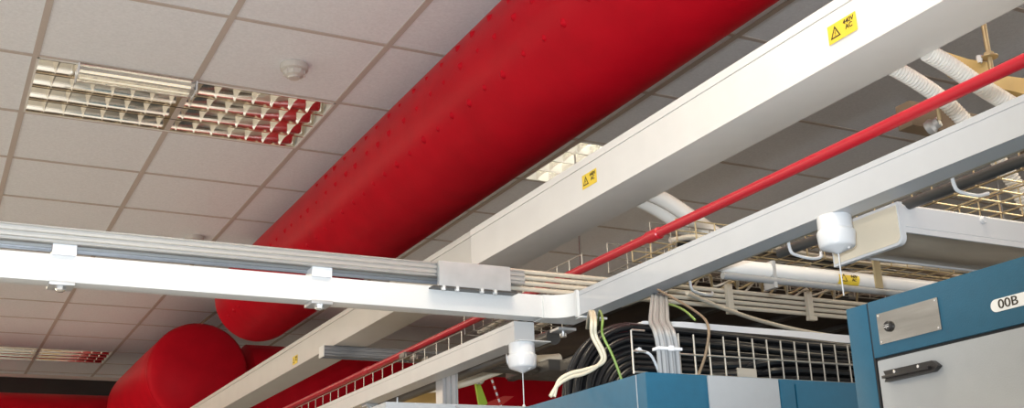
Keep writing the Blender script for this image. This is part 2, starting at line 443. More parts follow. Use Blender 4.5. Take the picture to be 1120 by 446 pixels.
# splice plate
sp = thing('splice_plate', (.98, 2.04, 2.247), 'flat galvanised splice plate at the right end of the aluminium rail', 'metal plate')
b = MB(); b.box(.898, 1.060, 2.038, 2.0485, 2.247, 2.299, .002); b.build('plate', 'galv', sp)
b = MB(); b.box(.885, 1.075, 2.038, 2.10, 2.2435, 2.2465, .0008); b.build('foot', 'dark', sp)
for xx in (.905, .935, .99, 1.02):
    b = MB(); b.lathe([(0, -.009), (.0045, -.009), (.0055, -.006), (.0055, 0)], (xx, 2.033, 2.2455), (0, 0, 1), 6, smooth=False)
    b.build('bolt', 'zinc', sp)
# beige conduits continuing right
for k in range(4):
    z = 2.302 - k * .0125; yv = 2.075
    ln = ['uppermost', 'second', 'third', 'lowest'][k]
    b = MB(); b.tube([(1.062, yv, z), (1.5, yv, z), (2.15 + .02 * k, yv, z - .002), (XE, yv, z)], .0052, 10)
    tag(b.build('beige_conduit', 'beige', loc=(1.062, yv, z)), ln + ' of the four beige conduits clipped together behind the grey overhead rail', 'conduit', 'clipped beige conduits')
def clip(x, label):
    b = MB(); b.box(x - .008, x + .008, 2.060, 2.0715, 2.254, 2.316, .0015); b.box(x - .012, x + .012, 2.055, 2.0685, 2.244, 2.254, .0015)
    tag(b.build('conduit_clip', 'beige', loc=(x, 2.064, 2.25)), label, 'clip', 'clips on the beige conduits')
clip(1.645, 'beige clip on the conduit bundle, the left one'); clip(1.885, 'beige clip on the conduit bundle, nearer the blue cabinet')

# ------------------------------------------------------------------ white cross rail and grey diagonal rail
RZ0, RZ1 = 2.2025, 2.2510
cr = thing('cross_rail', (.5, 2.08, RZ0), 'white rectangular rail crossing the left half of the view', 'rail')
b = MB(); b.box(-1.2, 1.155, 2.062, 2.105, RZ0, RZ1, .002); b.build('rail_body', 'white', cr)
for xx in (.193, .66):
    b = MB(); b.box(xx - .020, xx + .020, 2.056, 2.098, RZ1 - .002, 2.268, .001); b.build('riser_clip', 'plastic', cr)
    b = MB(); b.box(xx - .021, xx + .021, 2.052, 2.10, RZ0 - .0075, RZ0 - .0003, .001); b.build('washer_plate', 'galv', cr)
    b = MB(); b.lathe([(.009, 0), (.009, -.007), (.006, -.009), (0, -.009)], (xx, 2.07, RZ0 - .007), (0, 0, 1), 6, smooth=False); b.build('bolt', 'zinc', cr)
# rounded connector at the corner
b = MB()
pp = []
for k in range(9):
    a = -PI / 2 + (PI / 2) * k / 8
    pp.append((1.155 + .030 * math.sin(0) + .035 * math.cos(a), 2.060 + .0 + .02 * math.sin(a) , 0))
poly = [(1.146, 2.066), (1.146, 2.0585)] + [(1.150 + .050 * math.sin(a_), 2.0085 + .050 * math.cos(a_)) for a_ in [PI / 2 * k_ / 14 for k_ in range(15)]] + [(1.245, 2.0085), (1.245, 2.105), (1.146, 2.105)]
b.prism([(p[0], p[1], RZ0 - .001) for p in poly], (0, 0, 0), (0, 0, .0495))
b.build('corner_connector', 'white', cr)
for (xx, yy) in ((1.232, 2.13),):
    b = MB(); b.box(xx - .022, xx + .022, yy - .02, yy + .02, RZ0 - .012, RZ0 - .006, .001); b.build('washer_plate', 'galv', cr)
    b = MB(); b.lathe([(.006, .006), (.006, -.008), (.009, -.008), (.009, -.015), (.006, -.017), (0, -.017)], (xx, yy, RZ0 - .008), (0, 0, 1), 10); b.build('bolt', 'zinc', cr)

r2 = thing('diagonal_rail', (1.2, 1.4, RZ0), 'long light grey box rail running diagonally on the right under the red pipe', 'rail')
def rail_sec(b, xa, xb, ya, yb, z0, z1):
    # box with a small step (lip line) near the top of its left face
    poly = [(xa, z0), (xa, z1 - .011), (xa + .0012, z1 - .0105), (xa + .0012, z1 - .0095), (xa, z1 - .009), (xa, z1), (xb, z1), (xb, z0)]
    b.prism([(p[0], ya, p[1]) for p in poly], (0, ya, 0), (0, yb, 0))
b = MB(); rail_sec(b, 1.203, 1.247, -.8, 2.013, 2.2005, 2.2515); b.build('rail_body', 'railgrey', r2)
b = MB(); b.box(1.197, 1.203, 2.006, 2.0155, 2.194, 2.254); b.box(1.197, 1.262, 1.994, 2.0155, 2.1925, 2.1965); b.build('end_flange', 'white', r2)
r3 = thing('diagonal_rail', (1.1, 3.0, 2.16), 'far grey box rail continuing beyond the white cross rail to the lower left', 'rail')
b = MB(); rail_sec(b, 1.10, 1.148, 2.108, 6.0, 2.158, 2.2015); b.build('rail_body', 'railfar', r3)
for (xx, yy) in ((1.128, 3.06), (1.125, 3.22)):
    b = MB(); b.box(xx - .018, xx + .018, yy - .02, yy + .02, 2.150, 2.1575, .001); b.build('washer_plate', 'galv', r3)
    b = MB(); b.lathe([(.006, .004), (.009, -.002), (.009, -.010), (.006, -.012), (0, -.012)], (xx, yy, 2.150), (0, 0, 1), 6, smooth=False); b.build('bolt', 'zinc', r3)
# post
po = thing('strut_post', (1.215, 2.62, 2.16), 'vertical ribbed aluminium post under the far grey rail', 'post')
b = MB(); xa, xb, ya, yb = 1.150, 1.192, 2.60, 2.642
poly = [(xa, yb), (xa, ya)]
for k in range(3):
    u0 = xa + (xb - xa) * (k + .18) / 3; u1 = xa + (xb - xa) * (k + .82) / 3
    poly += [(u0, ya), (u0 + .002, ya + .006), (u1 - .002, ya + .006), (u1, ya)]
poly += [(xb, ya), (xb, yb)]
b.prism([(p[0], p[1], 0.0) for p in poly], (0, 0, 0), (0, 0, 2.19)); b.build('post_section', 'galv', po)
b = MB(); b.box(xa - .03, xb + .03, ya - .03, yb + .03, 0, .006); b.build('foot_plate', 'galv', po)

# ------------------------------------------------------------------ red pipe
PX, PZ = 1.32, 2.352
rp = thing('red_pipe', (PX, 1.5, PZ), 'thin red pipe running diagonally above the grey rail', 'pipe')
b = MB(); b.tube([(PX, -.6, PZ), (PX, 5.6, PZ)], .0098, 20); b.build('pipe_body', 'redpipe', rp)
for yy in (1.885,):
    b = MB(); b.lathe([(.0098, yy - .022), (.0125, yy - .02), (.0125, yy + .02), (.0098, yy + .022)], (PX, 0, PZ), (0, 1, 0), 20); b.build('coupling', 'redpipe', rp)
b = MB(); b.lathe([(.0098, 3.58), (.0120, 3.585), (.012, 3.63), (.0098, 3.64)], (PX, 0, PZ), (0, 1, 0), 20); b.build('coupling', 'redpipe', rp)
for yy in (-.4,):
    MB().tube([(PX, yy, PZ), (PX, yy, CEIL)], .003, 8).build('hanger_rod', 'zinc', rp)

# ------------------------------------------------------------------ pull-cord ceiling roses under the rails
def rose(x, y, z, s, label, cord, tip=True):
    t = thing('pull_cord_switch', (x, y, z), label, 'pull cord switch', 'white pull cord switches under the rails')
    b = MB(); b.lathe([(0, 0), (.0240 * s, 0), (.0250 * s, -.002 * s), (.0250 * s, -.022 * s), (.0250 * s, -.024 * s)], (x, y, z), (0, 0, 1), 40)
    b.build('mounting_base', 'plastic', t)
    b = MB(); b.lathe([(.0250 * s, -.021 * s), (.0275 * s, -.0235 * s), (.0280 * s, -.026 * s), (.0262 * s, -.044 * s), (.0250 * s, -.0465 * s), (.0235 * s, -.0478 * s), (.006 * s, -.0545 * s), (.004 * s, -.056 * s), (0, -.056 * s)], (x, y, z), (0, 0, 1), 40)
    b.build('cap', 'plastic', t)
    MB().tube([(x, y, z - .056 * s), (x, y, z - .056 * s - cord)], .0011, 8).build('cord', 'plastic', t)
    if tip:
        b = MB(); b.lathe([(0, .004), (.002, .003), (.0035, 0), (.0035, -.009), (.003, -.012), (0, -.012)], (x, y, z - .056 * s - cord), (0, 0, 1), 12); b.build('cord_connector', 'plastic', t)
    b = MB(); b.lathe([(0, -.002), (.0022, -.002), (.0022, .001)], (x + .006, y - .0165 * s, z - .0500 * s), (0.25, -.5, -.8), 10); b.build('screw', 'labelwhite', t)
rose(1.222, 1.262, 2.2005, 1.05, 'larger white two-tier pull cord switch under the grey rail beside the blue cabinet', .066, False)
rose(1.122, 2.118, 2.1565, 1.12, 'smaller white two-tier pull cord switch hanging below the white rail corner', .070, True)
b = MB(); b.box(1.100, 1.175, 2.085, 2.150, 2.1562, 2.1580, .0005); tag(b.build('mounting_plate', 'white', loc=(1.13, 2.11, 2.158)), 'small white plate holding the smaller pull cord switch to the far rail', 'mounting plate')

# ------------------------------------------------------------------ cabinets
FX = .866
ca = thing('electrical_cabinet', (FX + .3, .4, 0), 'blue cabinet with grey door and white 00B nameplate at the right edge', 'cabinet')
YA = .894; top = 1.951
b = MB()
b.box(FX, FX + .016, YA - .030, YA, 0, top, .001)               # corner post
b.box(FX + .004, FX + .60, -.30, YA - .002, 0, top - .002, .002)
b.build('carcass', 'blue', ca)
b = MB(); b.box(FX - .002, FX + .006, -.30, YA - .0335, 1.8925, top, .0015); b.build('header_panel', 'blue', ca)
b = MB(); b.box(FX + .0005, FX + .0055, -.30, YA - .0335, .05, 1.8925); b.build('door_gap', 'gap', ca)
dr = MB(); dr.box(FX - .003, FX + .0045, -.26, .8565, .06, 1.8895, .0025); dr = dr.build('door', 'door', ca)
# handle (a black swing lever with two fixings)
def onface(y, z, d): return (FX - .003 - d, y, z)
b = MB()
poly = [(.8440, 1.8765), (.8410, 1.8705), (.8440, 1.8655), (.7805, 1.8660), (.7755, 1.8690), (.7735, 1.8705), (.7755, 1.8725), (.7805, 1.8765)]
b.prism([onface(p[0], p[1], .000) for p in poly], (0, 0, 0), (-.006, 0, 0))
h = b.build('handle', 'handle', dr)
b = MB(); b.box(FX - .0135, FX - .0085, .782, .843, 1.8685, 1.8715, .001); g = b.build('lever', 'handle', h); 
for yy in (.828, .797):
    b = MB(); b.lathe([(0, .0018), (.0016, .0015), (.0018, 0)], onface(yy, 1.8735, .006), (-1, 0, 0), 10); b.build('screw', 'zinc', h)
# steel plate with lock
b = MB(); b.box(FX - .0035, FX - .002, .7675, .8485, 1.9045, 1.9360); pl = b.build('lock_plate', 'steel', ca)
b = MB(); b.lathe([(0, .0035), (.0045, .0035), (.0055, .002), (.0055, 0)], (FX - .0035, .833, 1.9205), (-1, 0, 0), 24); b.build('lock_barrel', 'handle', pl)
b = MB(); b.box(FX - .0078, FX - .0068, .8295, .8365, 1.9192, 1.9204); b.box(FX - .0078, FX - .0068, .8325, .8335, 1.9180, 1.9222); b.box(FX - .0078, FX - .0068, .8295, .8365, 1.9216, 1.9222); b.build('key_slot', 'zinc', pl)
for yy in (.7705, .8455):
    for zz in (1.9068, 1.9337):
        b = MB(); b.lathe([(0, .0008), (.0011, .0006), (.0013, 0)], (FX - .0035, yy, zz), (-1, 0, 0), 10); b.build('screw', 'zinc', pl)
# nameplate with rounded ends
b = MB(); pts = []
yc0, yc1, zc, rr = .7080, .664, 1.9135, .0058
for k in range(13): a = PI / 2 + PI * k / 12; pts.append((FX - .002, yc0 - rr - math.cos(a) * rr, zc + math.sin(a) * rr))
for k in range(13): a = -PI / 2 + PI * k / 12; pts.append((FX - .002, yc1 - math.cos(a) * rr, zc + math.sin(a) * rr))
b.prism(pts, (0, 0, 0), (-.001, 0, 0)); nm = b.build('nameplate', 'labelwhite', ca)
text_mesh('00B', .0118, (FX - .0032, .6885, zc + .0001), (0, -1, 0), (0, 0, 1), 'ink', nm, sx=1.2)
b = MB(); b.box(FX - .0005, FX + .002, YA - .0335, YA - .031, 0, top); b.build('post_groove', 'gap', ca)

cb = thing('electrical_cabinet', (FX + .4, 1.6, 0), 'blue cabinet with grey inset panel standing under the black cable bundle', 'cabinet')
YB = 1.281
b = MB(); b.box(FX, FX + .95, YB, 1.98, 0, top - .003, .0025); b.build('carcass', 'blue', cb)
b = MB(); b.box(.967, 1.0905, YB - .0045, YB - .0006, .1, top - .0045, .001); b.build('inset_panel', 'door', cb)
b = MB(); b.box(1.0915, 1.118, YB - .006, YB - .0006, .1, top - .006, .001); b.build('frame_post', 'blue', cb)
b = MB(); b.box(1.1215, 1.60, YB - .005, YB - .0006, .1, top - .010, .001); b.build('side_panel', 'blue', cb)
b = MB(); b.box(FX - .0012, FX - .0001, YB + .022, YB + .0232, .05, top - .004); b.build('edge_seam', 'door', cb)

cc = thing('control_box', (.9, 2.1, 1.7), 'light grey cabinet top at the bottom edge behind the blue cabinet', 'cabinet')
b = MB(); b.box(.765, 1.10, 1.99, 2.50, 0, 2.004, .003)
b2 = b.build('carcass', 'door', cc)
b = MB(); b.box(.905, .910, 1.984, 1.99, 1.2, 2.000); b.build('door_edge', 'galv', cc)
# ------------------------------------------------------------------ wire basket on cabinet B with black cables
def wire(b, p, q, r=.0016): b.tube([p, q], r, 6)
t = thing('wire_basket', (1.3, 1.32, top), 'silver wire basket on top of the blue cabinet holding black cables', 'wire basket')
b = MB(); yb = 1.315; zb, zt = 1.951, 2.012
for k in range(28):
    x = .8700 + k * .0265
    if .893 < x < .93: continue
    wire(b, (x, yb, zb), (x, yb, zt), .00135)
for z in (1.953, 1.966 + .016, ): wire(b, (.870, yb - .002, z), (.891, yb - .002, z), .0014); wire(b, (.937, yb - .002, z), (1.60, yb - .002, z), .0014)
wire(b, (.870, yb - .002, zt), (.891, yb - .002, zt), .0014)
b.build('front_mesh', 'wire', t)
b = MB(); b.box(1.045, 1.080, yb - .006, yb - .003, 1.9485, 1.9665, .002)
b.bm.verts.ensure_lookup_table()
b.build('tie_bracket', 'wire', t)
b = MB()
for k in range(9): wire(b, (1.10 + .06 * k, 1.32, zb + .001), (1.10 + .06 * k, 1.66, zb + .001), .0015)
b.build('base_mesh', 'wire', t)

# black cables: looping bundle
CXc, CZc = 1.008, 1.934
NR = 11
kk = 0
for j in range(3):
    for i in range(NR):
        r = .034 + i * .0096 + (0, .0048, .001)[j]
        y = 1.505 + .016 * j + random.uniform(-.005, .005)
        pts = [(2.2, y + .03, CZc + r * .93)]
        for xx in (1.8, 1.55, 1.35, 1.2): pts.append((xx, y + random.uniform(-.01, .01), CZc + r * (.86 + .1 * (1 - (xx - 1.2) / .6)) + random.uniform(-.002, .002)))
        for q in range(13):
            a = PI / 2 + (PI / 2) * q / 12
            pts.append((CXc + r * 1.0 * math.cos(a), y - .012 * q / 12, CZc + r * 0.98 * math.sin(a)))
        pts.append((CXc - r * 1.0, y - .012, 1.949))
        b = MB(); b.tube(spl(pts, 4), .0054, 10)
        if i == 0 and j == 0: l = 'innermost black cable of the curved bundle on the blue cabinet'
        elif i == NR - 1 and j == 0: l = 'outermost black cable of the curved bundle on the blue cabinet'
        else: l = 'black cable curving down within the middle of the bundle on the blue cabinet'
        tag(b.build('black_cable', 'black', loc=(CXc, y, top)), l, 'cable', 'black cables looping in the basket'); kk += 1
# straight black cables behind mesh
for i in range(9):
    y = 1.345 + .017 * (i % 3); z = 1.960 + .0135 * (i // 3)
    b = MB(); b.tube(spl([(1.08 + .02 * (i % 4), 1.42, 1.957 + .004 * i), (1.16, y, z), (1.35, y, z + .001), (1.62, y, z), (1.9, y + .02, z)], 6), .0056, 8)
    tag(b.build('black_cable', 'black', loc=(1.3, y, top)), 'black cable running straight in the basket front behind the wire mesh', 'cable', 'straight black cables in the basket')
# zip tie on coil
b = MB(); b.tube(spl([(.985, 1.474, 2.018), (1.005, 1.47, 2.012), (1.022, 1.476, 1.990), (1.03, 1.48, 1.972)], 6), .0022, 6); b.lathe([(0, -.004), (.004, -.004), (.004, .004), (0, .004)], (.985, 1.472, 2.018), (0, 1, 0), 8)
tag(b.build('cable_tie', 'plastic', loc=(1.0, 1.47, 2.0)), 'pale cable tie around the inner black cables', 'cable tie')

# white mini trunking above the black cables
t = thing('mini_trunking', (1.3, 1.70, 2.10), 'slim white trunking strip above the black cables', 'cable trunking')
b = MB()
poly = [(1.098, 2.083), (1.085, 2.087), (1.112, 2.107), (1.20, 2.111), (1.72, 2.109), (1.72, 2.095), (1.20, 2.093)]
b.prism([(p[0], 1.64, p[1]) for p in poly], (0, 0, 0), (0, .03, 0)); b.build('trunking_body', 'lumwhite', t)
MB().box(1.3, 1.32, 1.67, 1.69, 1.951, 2.10).build('bracket', 'galv', t)

# grey cable bundle rising from the cabinet
gp = thing('cable_bundle', (.91, 1.30, top), 'bundle of grey cables rising vertically from the blue cabinet corner', 'cable bundle')
for k in range(6):
    xx = .9005 + k * .0058; yv = 1.295 - .003 * (k % 2)
    b = MB(); b.tube(spl([(xx, yv, 1.949), (xx - .001, yv, 1.99), (xx + .003, yv + .012, 2.013), (xx + .055, yv + .095, 2.045), (xx + .155, yv + .235, 2.103), (xx + .375, yv + .545, 2.215), (xx + .50, yv + .72, 2.27)], 6), .0033, 8)
    b.build('grey_cable', 'greycable', gp)
b = MB(); b.box(.894, .9345, 1.286, 1.302, 1.981, 1.9855, .0015); b.box(.9115, .9185, 1.283, 1.288, 1.9795, 1.987, .001); lab(b.build('cable_tie', 'plastic', gp), 'white cable tie')

# dark cable / conduit under the right edge of diagonal rail and beige pipes
b = MB(); b.tube([(1.315, .3, 2.212), (1.315, 1.50, 2.212)], .0085, 14)
tag(b.build('dark_conduit', 'dark', loc=(1.315, 1.0, 2.205)), 'thick dark conduit running behind the lower edge of the near grey rail', 'conduit')
b = MB(); b.tube([(1.225, 2.16, 2.185), (1.225, 5.4, 2.185)], .018, 14)
tag(b.build('dark_conduit', 'dark', loc=(1.225, 3.0, 2.185)), 'thick dark conduit behind the far grey rail at bottom left', 'conduit')
for k in range(2):
    b = MB(); b.tube([(1.272 + .012 * k, .3, 2.213 + .004 * k), (1.272 + .012 * k, 1.95, 2.213 + .004 * k)], .0045, 8)
    tag(b.build('beige_pipe', 'beige', loc=(1.27, 1, 2.21)), ['thin beige pipe tight against the near grey rail', 'thin beige pipe between the dark conduit and the near grey rail'][k], 'pipe')
def hook(pts, label, r=.0028, m='plastic'):
    b = MB(); b.tube(spl(pts, 5), r, 8); tag(b.build('wire_hook', m, loc=pts[0]), label, 'hook')
hook([(1.275, 1.43, 2.215), (1.277, 1.43, 2.198), (1.285, 1.43, 2.190), (1.32, 1.43, 2.186), (1.342, 1.43, 2.190), (1.345, 1.43, 2.200)], 'pale hook under the dark conduit left of the larger pull cord switch')
hook([(1.275, 1.075, 2.215), (1.277, 1.075, 2.200), (1.285, 1.075, 2.191), (1.32, 1.075, 2.189), (1.345, 1.075, 2.195)], 'pale hook around the dark conduit above the luminaire')
hook([(1.25, 1.68, 2.20), (1.252, 1.68, 2.186), (1.26, 1.68, 2.180), (1.292, 1.68, 2.176), (1.30, 1.68, 2.182)], 'small grey hook under the near grey rail above the conduits', m='galv')
hook([(1.205, 2.35, 2.20), (1.205, 2.35, 2.165), (1.215, 2.35, 2.150), (1.255, 2.35, 2.146), (1.275, 2.35, 2.152)], 'grey hook under the dark conduit beside the smaller pull cord switch', m='galv')
hook([(1.16, 2.93, 2.16), (1.16, 2.93, 2.145), (1.163, 2.93, 2.125)], 'small grey hook end below the far grey rail by the cream cable', m='galv')

# white pipe with yellow label
t = thing('white_pipe', (1.6, 1.7, 2.24), 'white pipe with a yellow warning label passing behind the larger pull cord switch', 'pipe')
b = MB(); b.tube([(1.30, 1.705, 2.238), (1.34, 1.70, 2.240), (1.40, 1.7, 2.242), (XE, 1.7, 2.239)], .0155, 20, radii=[.004, .010, .0155, .0155]); b.build('pipe_body', 'trunk', t)
b = MB(); b.tube([(1.335, 1.69, 2.220), (XE, 1.69, 2.216)], .0068, 12); lab(b.build('lower_pipe', 'greycable', t), 'thinner grey lower pipe')
b = MB(); b.box(1.455, 1.463, 1.684, 1.716, 2.205, 2.2595, .001); b.build('strap', 'galv', t)
b = MB(); n = 10
for k in range(n):
    a0 = math.radians(150 + 100 * k / n); a1 = math.radians(150 + 100 * (k + 1) / n)
    q = lambda x, a: (x, 1.7 + .0159 * math.cos(a), 2.2405 + .0159 * math.sin(a))
    b.quad(q(1.625, a0), q(1.68, a0), q(1.68, a1), q(1.625, a1))
st = lab(b.build('warning_sticker', 'yellow', t), 'yellow 440V AC label wrapped on the pipe')
text_mesh('440V\nAC', .0085, (1.6645, 1.6836, 2.2400), (1, 0, 0), (0, 0, 1), 'ink', st)
b = MB(); 
for (p, q) in (((1.630, 2.233), (1.638, 2.247)), ((1.638, 2.247), (1.646, 2.233)), ((1.646, 2.233), (1.630, 2.233))):
    b.tube([(p[0], 1.6845, p[1]), (q[0], 1.6845, q[1])], .0008, 5)
b.build('hazard_symbol', 'ink', st)

# diagonal beige cable across conduits, brown cable
def cable(name, pts, r, m, label, n=8, cat='cable', group=None):
    b = MB(); b.tube(spl(pts, n), r, 10); return tag(b.build(name, m, loc=tuple(pts[0])), label, cat, group)
cable('beige_cable', [(1.33, 1.80, 2.21), (1.45, 1.85, 2.20), (1.62, 1.92, 2.195), (1.80, 1.95, 2.185), (2.1, 1.98, 2.18)], .0045, 'beige', 'single beige cable drooping below the clipped conduits')
cable('brown_cable', [(1.12, 1.60, 2.155), (1.06, 1.42, 2.075), (1.00, 1.31, 2.025), (.985, 1.300, 1.985), (.968, 1.300, 1.950)], .0021, 'brown', 'thin brown cable hanging beside the grey cable bundle')
# cream and green cables falling into cabinet
for k in range(2):
    o = .0062 * k
    cable('cream_cable', [(1.277, 2.10, 2.242), (1.235, 2.03, 2.188), (1.13 + o, 1.86, 2.140), (.985 + o, 1.61, 2.108), (.905 + o, 1.475, 2.062), (.900 + o, 1.468, 2.036), (.911 + o, 1.466, 2.012), (.914 + o * .6, 1.466, 1.999 - o * .3), (.900 + o * .5, 1.466, 1.985 + o * .5), (.878, 1.466, 1.975 + o * .9), (.858, 1.467, 1.970 + o * .9), (.836 + o * .2, 1.467, 1.958 + o * .9), (.822 + o, 1.468, 1.940)], .0030, 'creamcable',
          ['cream cable curling over the left edge of the black cables, lower of two', 'cream cable curling over the left edge of the black cables, upper of two'][k], 10)
cable('green_cable', [(1.285, 2.08, 2.242), (1.245, 2.02, 2.188), (1.135, 1.83, 2.140), (.998, 1.60, 2.108), (.914, 1.458, 2.060), (.911, 1.456, 2.036), (.922, 1.452, 2.008), (.930, 1.450, 1.985), (.940, 1.45, 1.955)], .0020, 'green', 'green and yellow earth cable dropping in front of the black cables', 10)
cable('green_cable', [(1.20, 1.72, 2.16), (1.16, 1.62, 2.135), (1.13, 1.54, 2.105), (1.135, 1.52, 2.085)], .002, 'green', 'short green earth wire beside the top of the grey cable bundle', 8)

# ------------------------------------------------------------------ luminaire on the right
t = thing('batten_luminaire', (1.5, 1.27, 2.17), 'long grey-white luminaire with cream end cap above the blue cabinet', 'luminaire')
b = MB()
LX0, LX1, LY0, LY1, LZ0, LZ1 = 1.300, 2.6, 1.197, 1.345, 2.166, 2.2125
poly = [(LY0, LZ0), (LY0, LZ0 + .008), (LY0 + .001, LZ0 + .009), (LY0, LZ0 + .010), (LY0, LZ1 - .004), (LY0 + .004, LZ1), (LY1, LZ1), (LY1, LZ0), (LY1 - .004, LZ0), (LY1 - .004, LZ1 - .004), (LY0 + .004, LZ1 - .004), (LY0 + .004, LZ0)]
b.prism([(LX0, p[0], p[1]) for p in poly], (0, 0, 0), (LX1 - LX0, 0, 0)); b.build('body', 'lumwhite', t)
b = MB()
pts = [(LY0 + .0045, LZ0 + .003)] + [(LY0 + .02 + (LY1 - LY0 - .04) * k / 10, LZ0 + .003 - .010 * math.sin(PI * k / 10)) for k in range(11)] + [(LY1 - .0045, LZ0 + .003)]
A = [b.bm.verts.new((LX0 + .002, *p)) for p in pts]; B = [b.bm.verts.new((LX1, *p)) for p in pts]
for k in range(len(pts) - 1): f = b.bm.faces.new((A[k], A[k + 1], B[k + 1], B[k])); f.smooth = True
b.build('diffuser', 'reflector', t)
b = MB(); pts = [(LY0 - .001, LZ1 + .001), (LY1 + .002, LZ1 + .001), (LY1 + .002, LZ0 - .019)]
for k in range(6):
    a = -PI / 2 - (PI / 2) * k / 5; pts.append((LY0 + .011 + .012 * math.cos(a), LZ0 - .007 + .012 * math.sin(a)))
b.prism([(LX0 - .009, p[0], p[1]) for p in pts], (0, 0, 0), (.009, 0, 0)); ec = b.build('end_cap', 'lumwhite', t)
b = MB(); pts2 = [(LY0 + .003, LZ1 - .004), (LY1 - .002, LZ1 - .004), (LY1 - .002, LZ0 - .015)]
for k in range(6):
    a = -PI / 2 - (PI / 2) * k / 5; pts2.append((LY0 + .013 + .010 * math.cos(a), LZ0 - .005 + .010 * math.sin(a)))
b.prism([(LX0 - .0102, p[0], p[1]) for p in pts2], (0, 0, 0), (.0012, 0, 0)); lab(b.build('cap_face', 'cream', ec), 'cream face of the end cap')
b = MB(); b.lathe([(0, .006), (.005, .006), (.0065, .003), (.0065, 0)], (1.473, LY0, 2.203), (0, -1, 0), 20); b.build('knob', 'lumwhite', t)
MB().tube([(2.3, 1.27, LZ1), (2.3, 1.27, CEIL)], .004, 8).build('hanger_rod', 'zinc', t)
b = MB(); b.box(1.405, 1.420, 1.372, 1.376, 2.128, 2.225) 
tag(b.build('support_bracket', 'brasswire', loc=(1.35, 1.4, 2.2)), 'brass coloured bracket behind the luminaire end cap', 'bracket')

# ------------------------------------------------------------------ flexible corrugated conduits
def corr(pts, r, label, group):
    P = spl(pts, 60)
    # resample to ribs
    L = [0]
    for a, c in zip(P, P[1:]): L.append(L[-1] + (c - a).length)
    pitch = .0075; out = []; rad = []
    N = int(L[-1] / (pitch / 6)); j = 0
    for i in range(N + 1):
        s = min(L[-1] * .9999, i * pitch / 6)
        while L[j + 1] < s: j += 1
        u = (s - L[j]) / (L[j + 1] - L[j]); out.append(P[j].lerp(P[j + 1], u)); rad.append(r * (1 + .09 * math.sin(i * PI / 3)))
    b = MB(); b.tube(out, r, 18, radii=rad)
    tag(b.build('flexible_conduit', 'flex', loc=tuple(pts[0])), label, 'conduit', group)
corr([(1.624, 1.48, 2.622), (1.68, 1.48, 2.606), (1.762, 1.48, 2.572), (1.834, 1.48, 2.519), (1.884, 1.48, 2.472), (1.93, 1.48, 2.42), (1.97, 1.48, 2.35)], .0155, 'white corrugated flexible conduit dropping behind the grey rail, the left of two', 'corrugated conduits')
corr([(1.624, 1.38, 2.605), (1.68, 1.38, 2.588), (1.75, 1.38, 2.560), (1.83, 1.38, 2.533), (1.93, 1.38, 2.500), (2.05, 1.38, 2.47)], .0165, 'white corrugated flexible conduit dropping to the right edge, the right of two', 'corrugated conduits')
# smooth white bent pipes further along
for k in range(2):
    oy = .055 * k
    cable('bent_pipe', [(1.58, 2.36 + oy, 2.635), (1.64, 2.36 + oy, 2.632), (1.70, 2.355 + oy, 2.612), (1.76, 2.34 + oy, 2.572), (1.81, 2.32 + oy, 2.530), (1.88, 2.30 + oy, 2.495), (2.0, 2.28 + oy, 2.47)], .0215, 'flex',
          ['white bent pipe leaving the big trunking, the near one of two', 'white bent pipe leaving the big trunking, the far one of two'][k], 10, 'pipe', 'bent pipes')

# ------------------------------------------------------------------ threaded rod and yellow bracket
t = thing('hanger_rod', (1.92, 1.47, 2.66), 'brass coloured threaded hanger rod at the upper right', 'threaded rod')
b = MB(); prof = []
for k in range(380):
    prof.append((.0052 + (.0006 if k % 2 else 0), .0 + k * .0026))
b.lathe([(0, 0)] + prof, (1.92, 1.475, 2.638), (0, 0, 1), 10, smooth=False); b.build('rod', 'brasswire', t)
b = MB(); b.lathe([(.0, 0), (.011, 0), (.011, .008), (.0, .008)], (1.92, 1.475, 2.692), (0, 0, 1), 6, smooth=False); b.build('nut', 'brasswire', t)
b = MB(); b.lathe([(.0, 0), (.018, 0), (.018, .0025), (.0, .0025)], (1.92, 1.475, 2.689), (0, 0, 1), 20, smooth=False); b.build('washer', 'brasswire', t)
t = thing('yellow_bracket', (1.87, 1.5, 2.64), 'yellow painted bracket behind the corrugated conduits at the hanger rod', 'bracket')
b = MB(); poly = [(1.790, 2.690), (1.874, 2.684), (1.937, 2.688), (1.975, 2.664), (2.08, 2.672), (2.08, 2.630), (1.918, 2.632), (1.84, 2.650)]
b.prism([(p[0], 1.49, p[1]) for p in poly], (0, 0, 0), (0, .03, 0)); b.build('bracket_body', 'yellowpaint', t)
b = MB(); b.lathe([(0, .012), (.006, .012), (.0065, .004), (.005, -.004)], (1.905, 1.488, 2.684), (0, 0, 1), 12); b.build('bolt', 'plastic', t)
b = MB(); b.box(1.76, 2.3, 1.56, 1.60, 2.545, 2.600, .002)
t = tag(b.build('dark_beam', 'brown', loc=(2.1, 1.58, 2.57)), 'dark brown beam behind the corrugated conduits and brass fitting', 'beam')
t = thing('pipe_fitting', (1.775, 1.52, 2.53), 'small brass and steel fitting beside the left corrugated conduit', 'pipe fitting')
b = MB(); b.lathe([(0, -.016), (.014, -.016), (.016, -.004), (.011, .002), (.011, .012), (0, .012)], (1.77, 1.515, 2.530), (.3, -1, .3), 14); b.build('fitting_body', 'galv', t)
b = MB(); b.tube([(1.770, 1.50, 2.535), (1.765, 1.495, 2.562)], .004, 8); b.build('tap_stem', 'brasswire', t)
b = MB(); b.tube([(1.752, 1.495, 2.558), (1.780, 1.495, 2.563)], .004, 8); b.build('tap_lever', 'brasswire', t)

